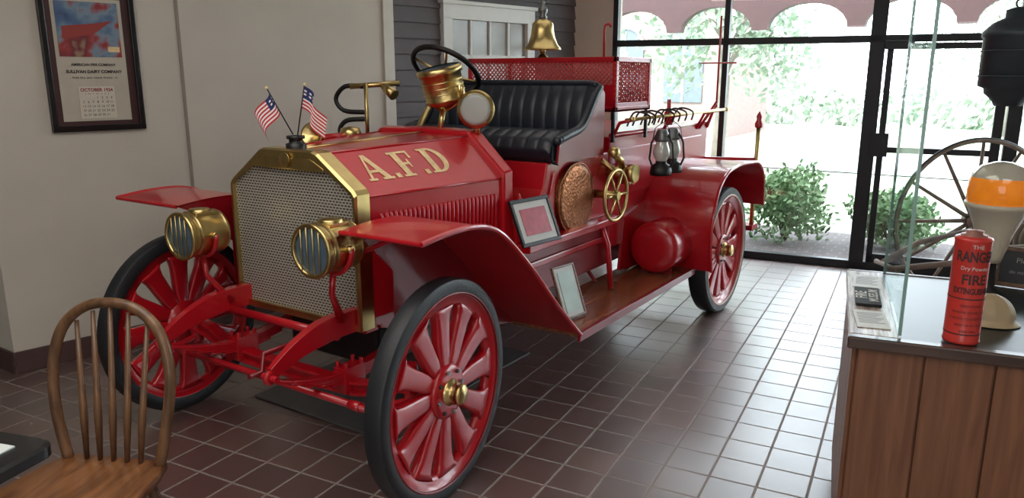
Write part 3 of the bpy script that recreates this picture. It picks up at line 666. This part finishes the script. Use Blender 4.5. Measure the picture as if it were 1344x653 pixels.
ay0=(.032+.31)/wd.y;W_=.525;z0=1.38;z1=2.21
cal=empty('framed_calendar',label='black framed vintage wall calendar with painted picture',cat='calendar');cal.matrix_world=MW@Matrix.Translation((ay0+W_/2,-.0,z0))
FB=mat('frame_black',(20,18,20),.3,noise=.1);MM=mat('maroon_mat',(66,38,38),.5,noise=.08);PAP=mat('calendar_paper',(186,178,162),.6,noise=.06)
b=B();h=z1-z0;fw=.035
b.box((-W_/2,-.03,0),(W_/2,-.001,fw),FB).box((-W_/2,-.03,h-fw),(W_/2,-.001,h),FB).box((-W_/2,-.03,fw),(-W_/2+fw,-.001,h-fw),FB).box((W_/2-fw,-.03,fw),(W_/2,-.001,h-fw),FB);b.done('frame',cal,.005)
b=B();b.box((-W_/2+fw,-.012,fw),(W_/2-fw,-.002,h-fw),MM);b.done('mat_board',cal)
b=B();b.box((-.195,-.015,.06),(.185,-.012,h-.07),PAP);b.done('calendar_sheet',cal)
INK=mat('ink',(50,46,50),.6,noise=.05);REDI=mat('red_ink',(150,56,50),.6,noise=.05)
PIC=mat('painted_picture',(90,110,150),.5)
nt=PIC.node_tree;n=nt.nodes.new('ShaderNodeTexNoise');n.inputs['Scale'].default_value=5;n.inputs['Detail'].default_value=3;r=nt.nodes.new('ShaderNodeValToRGB');tc=nt.nodes.new('ShaderNodeTexCoord')
r.color_ramp.elements[0].position=.3;r.color_ramp.elements[0].color=lin((40,60,100));r.color_ramp.elements[1].position=.72;r.color_ramp.elements[1].color=lin((170,150,115))
for ps,c in((.42,(80,105,140)),(.5,(120,140,155)),(.57,(150,50,50)),(.64,(110,40,50))):
    q=r.color_ramp.elements.new(ps);q.color=lin(c)
nt.links.new(tc.outputs['Object'],n.inputs['Vector']);nt.links.new(n.outputs['Fac'],r.inputs['Fac']);nt.links.new(r.outputs['Color'],nt.nodes['Principled BSDF'].inputs['Base Color'])
b=B();b.box((-.175,-.018,.43),(.165,-.015,h-.09),PIC)
b.add([(-.15,-.019,.53),(.02,-.019,.56),(.13,-.019,.64),(.02,-.019,.62),(-.15,-.019,.60)],[(0,1,2,3,4)],REDI);b.done('picture',cal)
b=B();b.box((-.1,-.018,.075),(.1,-.015,.26),mat('calendar_pad',(205,198,182),.6,noise=.04));b.done('date_pad',cal)
b=B();tf=lambda cx,cz:(lambda x,y:V((cx+x,-.0195,cz+y)))
text(b,'AMERICAN FIRE COMPANY',.020,tf(0,.385),INK,bold=.0005);text(b,'SULLIVAN DAIRY COMPANY',.024,tf(0,.345),INK,bold=.0008);text(b,'PURE MILK AND CREAM  PHONE 118',.015,tf(0,.31),INK);text(b,'OCTOBER 1924',.026,tf(0,.24),REDI,bold=.0008)
text(b,'S   M   T   W   T   F   S',.014,tf(0,.217),REDI)
dn=1
for rr in range(5):
    for cc in range(7):
        if rr==0 and cc<3:continue
        if dn<=31:text(b,str(dn),.02,tf(-.078+cc*.026,.195-rr*.025),REDI if cc==0 else INK);dn+=1
b.done('lettering',cal)
b=B();b.box((.09,-.0185,.46),(.155,-.018,.49),GOLD);b.done('label_patch',cal)

B().box((-.62,.24,.002),(.28,1.62,.012),mat('grey_mat',(96,98,98),.5,noise=.15)).done('floor_mat',label='thin grey drip mat lying under the fire engine',cat='mat',bevel=.003)

# ============ CHAIR ============
ch=empty('dining_chair',(.345,-1.165,0),math.radians(24),'worn oak bow-back wooden spindle chair beside black table','chair');ch.scale=(1,1,.965)
b=B();rings=[]
out=[(-.18,.21),(.18,.21),(.21,.12),(.235,-.05),(.235,-.15),(.17,-.2),(0,-.215),(-.17,-.2),(-.235,-.15),(-.235,-.05),(-.21,.12)]
for z,s in((.42,.92),(.43,1),(.45,1),(.46,.96),(.448,.7),(.444,.3)):
    rings.append([V((x*s,y*s,z)) for x,y in out])
b.prof(rings,SEATW,smooth=True);b.done('seat',ch)
b=B()
bp=smooth([(-.17,.185,.45),(-.205,.2,.62),(-.215,.225,.78),(-.18,.245,.91),(-.10,.258,.985),(0,.262,1.005),(.10,.258,.985),(.18,.245,.91),(.215,.225,.78),(.205,.2,.62),(.17,.185,.45)],6)
b.tube(bp,.018,CHW,10);b.done('backrest_bow',ch)
for i in range(5):
    x=-.10+.05*i;xt=x*1.3
    zt=.992-(.9*abs(xt))**2*3.0 -abs(xt)*.1;yt=.255
    b=B();b.tube([(x,.185,.45),(x*1.08,.205,.6),(xt,yt,zt)],[.008,.0125,.007],CHW,8)
    b.done('spindle',ch)
for x,y in((.15,.15),(-.15,.15),(.16,-.15),(-.16,-.15)):
    b=B();q=V((x,y,.43));e_=V((x*1.3,y*1.35,0))
    b.tube([q.lerp(e_,t) for t in(0,.15,.3,.35,.6,.7,.85,1)],[.014,.017,.02,.014,.022,.016,.018,.012],CHW,10);b.done('leg',ch)
b=B()
for s in(1,-1):b.tube([(s*.175,.175,.2),(s*.185,-.175,.2)],.01,CHW,8)
b.tube([(-.18,0,.2),(.18,0,.2)],.011,CHW,8);b.done('stretcher',ch)

# ============ TABLE ============
tb=empty('dining_table',(.339,-1.855,0),math.radians(17.2),'small black dining table with rounded corners','table')
BT=mat('black_laminate',(26,25,28),.3,noise=.1,coat=.3)
def rrect(w,r,n=6):
    o=[]
    for cx,cy,a0 in((w-r,w-r,0),(-w+r,w-r,90),(-w+r,-w+r,180),(w-r,-w+r,270)):
        for i in range(n+1):
            a=math.radians(a0+90*i/n);o.append((cx+r*math.cos(a),cy+r*math.sin(a)))
    return o
b=B();b.prof([[V((x,y,z)) for x,y in rrect(w,.05)] for w,z in((.415,.705),(.435,.715),(.435,.742),(.425,.75))],BT,smooth=False);b.done('table_top',tb)
b=B();b.lathe([(0,0),(.24,0),(.25,.02),(.06,.06),(.04,.1),(.04,.68),(.12,.705)],(0,0,0),(0,0,1),BLK,24);b.done('pedestal',tb)
B().box((-.13,-.17,0),(.13,.17,.004),mat('menu_paper',(225,232,230),.5,noise=.03)).done('paper',label='white paper sheet lying on the black table',cat='paper',M=Matrix.Translation((.505,-1.60,.751))@Matrix.Rotation(math.radians(17),4,'Z'))

# ============ CABINET ============
CO=V((2.312,.295,0));ca=math.radians(10.9)
MC=Matrix.Translation(CO)@Matrix.Rotation(ca,4,'Z')
cb=empty('display_cabinet',CO,ca,'brown wooden display counter with dark inset top','cabinet')
W_,DP,HT=1.5,.935,.9
b=B();b.box((.02,.02,.08),(W_-.02,DP-.02,.86),CABW)
x=.02
while x<W_-.05:
    w=min(.19,W_-.02-x);b.box((x+.003,.006,.08),(x+w-.003,.02,.86),CABW);x+=.19
y=.02
while y<DP-.05:
    w=min(.19,DP-.02-y);b.box((.006,y+.003,.08),(.02,y+w-.003,.86),CABW);y+=.19
b.box((.03,.03,0),(W_-.03,DP-.03,.08),CABD);b.done('body',cb,.003)
b=B();b.box((-.012,-.012,.86),(W_,.03,.9),CABD).box((0,DP-.03,.86),(W_,DP,.9),CABD);b.box((W_-.03,.03,.86),(W_,DP-.03,.9),CABD);b.done('top_moulding',cb,.006)
b=B();b.box((-.005,.03,.86),(.135,DP-.03,.9),CABT);b.done('top_border',cb,.003,label='pale wood grain border strip')
b=B();b.box((.135,.03,.86),(W_-.03,DP-.03,.896),mat('dark_green_top',(34,42,44),.3,noise=.15));b.done('inset_top',cb)
gp=empty('glass_panel',MC@V((.139,.48,.9)),ca,'tall clear glass side panel with green edge on counter','glass panel')
b=B();b.box((-.004,-.42,.001),(.004,.42,1.35),GLASSG);b.done('pane',gp)
for yy in(-.428,.42):
    b=B();b.box((-.005,yy,.001),(.005,yy+.008,1.35),GEDGE);b.done('edge',gp,label='pale green polished glass edge')
pl=empty('nameplate',MC@V((.06,.47,.909)),ca,'small black nameplate with white lettering on cabinet top','sign')
b=B();b.box((-.042,-.12,-.005),(.042,.12,.004),mat('plate_black',(24,22,26),.7,noise=.05));b.done('plate',pl,.002)
WL_=mat('white_ink',(235,235,230),.7,noise=.02)
b=B();text(b,'FIRE',.055,lambda x,y:V((-y-.02,x,.0052)),WL_,bold=.001);b.done('lettering',pl)
b=B();text(b,'MUSEUM',.043,lambda x,y:V((-y+.02,x,.0052)),WL_,bold=.001);b.done('lettering',pl)
# brochures
BP=mat('brochure_paper',(222,222,216),.5,noise=.05);BG=mat('brochure_ink',(120,118,124),.6,noise=.1)
for i,(lx,ly,rz) in enumerate(((.062,.20,.06),(.066,.72,-.05))):
    e=empty('brochure',MC@V((lx,ly,.9015)),ca+rz,'folded white printed brochure lying on the counter edge','brochure');e['group']='brochures on the counter edge'
    b=B();b.box((-.05,-.10,0),(.05,.10,.002),BP);b.done('sheet',e)
    b=B()
    for j in range(7): b.box((-.04,.06-j*.018,.002),(.04-.01*(j%3),.066-j*.018,.0023),BG)
    b.done('printed_text',e)['kind']='stuff'
cl=MC@V((.31,.08,.901))
cn=empty('fire_extinguisher_can',cl,math.radians(20),'red tin dry-powder fire extinguisher can with black lettering','can')
CR=mat('can_red',(200,56,48),.35,coat=.3,noise=.12,nscale=12);r=.05
b=B();b.lathe([(0,0),(r,0),(r+.002,.006),(r,.012),(r,.315),(r+.002,.321),(r,.327),(.038,.332),(0,.332)],(0,0,0),(0,0,1),CR,48);b.done('can_body',cn)
b=B();b.lathe([(.038,.33),(.036,.335),(.024,.337),(.024,.347),(0,.349)],(0,0,0),(0,0,1),mat('tin_top',(170,120,110),.4,metal=.5,noise=.1),32);b.done('lid',cn)
INKR=mat('can_ink',(72,44,44),.6,noise=.15)
def wrap(cz,sy=1): return lambda x,y:V(((r+.0012)*math.sin(x/r),-(r+.0012)*math.cos(x/r),cz+y*sy))
b=B();text(b,'THE',.017,wrap(.304),WHITE);text(b,'RANGER',.029,wrap(.273,1.5),INKR,bold=.001);text(b,'Dry Powder',.016,wrap(.238),WHITE);text(b,'FIRE',.038,wrap(.203,1.1),INKR,bold=.001);text(b,'EXTINGUISHER',.0158,wrap(.168,1.6),INKR,bold=.0006)
for i,t_ in enumerate(('DIRECTIONS','REMOVE COVER AND','THROW CONTENTS AT','BASE OF FLAMES','KEEP DRY')): text(b,t_,.0102,wrap(.122-i*.02),INKR)
b.done('lettering',cn)
for a,c in((.142,.146),(.03,.034)):
    b=B();b.lathe([(r+.0008,a),(r+.0008,c)],(0,0,0),(0,0,1),INKR,48);b.done('label_line',cn)
hl=empty('fire_helmet',MC@V((.425,.33,.881)),ca+math.radians(90),'cream fire helmet resting on dark counter','helmet')
CRM=mat('helmet_cream',(186,166,132),.5,noise=.1)
b=B()
def hf(u,v):
    a=u*2*math.pi
    rx,ry=.062,.075
    if v<.75:
        t=v/.75*math.pi/2;rr=math.sin(t);z=.030+.085*math.cos(t)
    else:
        rr=1+(v-.75)/.25*.22;z=.030-(v-.75)/.25*.011
    ridge=1+.03*math.cos(8*a)*(v<.75)
    return (rx*rr*math.cos(a)*ridge,ry*rr*math.sin(a)*ridge,z)
b.grid(hf,48,16,CRM);b.done('shell',hl,0)
bc=empty('warning_beacon',MC@V((.475,.72,.898)),0,'cream cone siren beacon with amber dome light','beacon')
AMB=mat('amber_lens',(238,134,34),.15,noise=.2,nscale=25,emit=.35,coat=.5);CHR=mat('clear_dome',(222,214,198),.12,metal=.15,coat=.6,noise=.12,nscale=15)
b=B();b.lathe([(0,0),(.055,0),(.055,.015),(.025,.03),(.025,.135),(0,.135)],(0,0,0),(0,0,1),BLK,32);b.done('stand',bc)
b=B();b.lathe([(0,.125),(.034,.125),(.04,.15),(.062,.235),(.098,.325),(.11,.335),(.11,.348),(0,.348)],(0,0,0),(0,0,1),mat('beacon_white',(216,204,184),.35,noise=.04),40);b.done('cone_base',bc)
b=B();b.lathe([(.10,.348),(.106,.353),(.106,.40),(.103,.425),(.098,.442)],(0,0,0),(0,0,1),AMB,40);b.done('amber_dome',bc,label='amber translucent lens dome')
b=B();b.lathe([(.0985,.44),(.095,.455),(.07,.482),(.03,.497),(0,.5)],(0,0,0),(0,0,1),CHR,40);b.done('dome_cap',bc,label='clear pale dome cap')
ss=empty('slate_sign',MC@V((.62,.85,.899)),ca,'small wood-framed black slate sign standing on counter','sign');ss.rotation_euler=(math.radians(-8),0,ca-.25)
b=B();b.box((-.10,-.008,0),(.10,.008,.018),CHW).box((-.10,-.008,.14),(.10,.008,.158),CHW).box((-.10,-.008,.018),(-.085,.008,.14),CHW).box((.085,-.008,.018),(.10,.008,.14),CHW);b.done('frame',ss,.002)
b=B();b.box((-.085,-.003,.018),(.085,.003,.14),BLK);b.done('slate',ss)
GI=mat('chalk_grey',(150,150,148),.8,noise=.1)
b=B();text(b,'Please',.028,lambda x,y:V((x,-.004,.105+y)),GI);b.done('lettering',ss)
b=B();text(b,'do not touch',.02,lambda x,y:V((x,-.004,.06+y)),GI);b.done('lettering',ss)
hg=empty('hanging_lantern',(2.62,1.58,1.60),0,'large dark metal lantern hanging on chain over counter','lantern')
DM=mat('dark_grey_metal',(66,74,82),.45,metal=.3,noise=.12)
b=B();b.lathe([(0,-.02),(.05,-.02),(.06,0),(.09,.03),(.095,.05),(.118,.06),(.118,.25),(.124,.255),(.124,.275),(.09,.31),(.05,.33),(.05,.36),(.02,.37),(0,.37)],(0,0,0),(0,0,1),DM,40)
for i in range(2):b.torus((0,0,.1+.1*i),(0,0,1),.119,.004,DM,40,6)
b.done('lantern_body',hg)
b=B()
for i in range(29):
    z=.385+i*.038
    b.torus((0,0,z),(1,0,0) if i%2 else (0,1,0),.0175,.004,BLK,12,5)
b.done('chain',hg)['kind']='stuff'
hc=empty('hose_cart',(2.73,4.12,0),math.atan2(-.8,.6),'antique wooden wheeled hand hose cart by the window','cart')
WW=woodmat('cart_wood',(128,114,106),(156,140,128),.7,(6,6,6),.05)
def cw(x):
    b=B();b.torus((x,0,.63),(1,0,0),.605,.017,WW,64,8);b.torus((x,0,.63),(1,0,0),.619,.010,DM,64,6)
    for i in range(12):
        a=i*math.pi/6;b.tube([(x,.05*math.cos(a),.63+.05*math.sin(a)),(x,.59*math.cos(a),.63+.59*math.sin(a))],[.017,.012],WW,8)
    b.lathe([(0,-.09),(.04,-.09),(.06,-.03),(.06,.03),(.04,.09),(0,.09)],(x,0,.63),(1,0,0),WW,20)
    return b.done('wheel',hc)
cw(.45);cw(-.45)
b=B();b.tube([(-.5,0,.63),(.5,0,.63)],.022,BLK);b.lathe([(.06,-.3),(.06,.3)],(0,0,.63),(1,0,0),WW,16)
cv=mat('canvas',(120,112,98),.9,noise=.15)
for i in range(9): b.torus((-.24+.06*i,0,.63),(1,0,0),.11,.032,cv,28,6)
b.done('reel',hc)
b=B();b.tube([(-.33,0,.6),(-.3,-.5,.5),(-.08,-.9,.4)],.022,WW);b.tube([(.33,0,.6),(.3,-.5,.5),(.08,-.9,.4)],.022,WW);b.tube([(-.15,-.9,.4),(.15,-.9,.4)],.018,WW);b.tube([(0,-.88,.4),(0,-.92,0.01)],.018,WW);b.done('handle',hc)

# ============ LIGHT ============
w=D.worlds.new('w');bpy.context.scene.world=w;w.use_nodes=True;w.node_tree.nodes['Background'].inputs[0].default_value=(.84,.92,1,1);w.node_tree.nodes['Background'].inputs[1].default_value=9.5
l=D.lights.new('sun','SUN');l.energy=10;l.angle=.05;l.color=(1,.97,.9);o=D.objects.new('sun',l);C.objects.link(o);o.rotation_euler=(math.radians(38),0,math.radians(-20))
def area(loc,sx,sy,e,col=(1,.95,.88),tgt=None):
    l=D.lights.new('fill_light','AREA');l.shape='RECTANGLE';l.size=sx;l.size_y=sy;l.energy=e;l.color=col  # unseen area fills, added to light the closed room
    o=D.objects.new('fill_light',l);C.objects.link(o);o.location=loc
    if tgt:o.rotation_euler=(V(tgt)-V(loc)).to_track_quat('-Z','Y').to_euler()
area((.8,-1.4,3.05),2.5,2.5,54);area((4.0,-2.5,3.05),2,2,32);area((.3,2.2,3.05),2,2,10)
area((2.5,-4.9,1.7),4,2,50,(.92,.96,1),(1,0,1))  # added panel at the back wall, in place of windows behind the camera
sc=bpy.context.scene
sc.view_settings.view_transform='Standard'
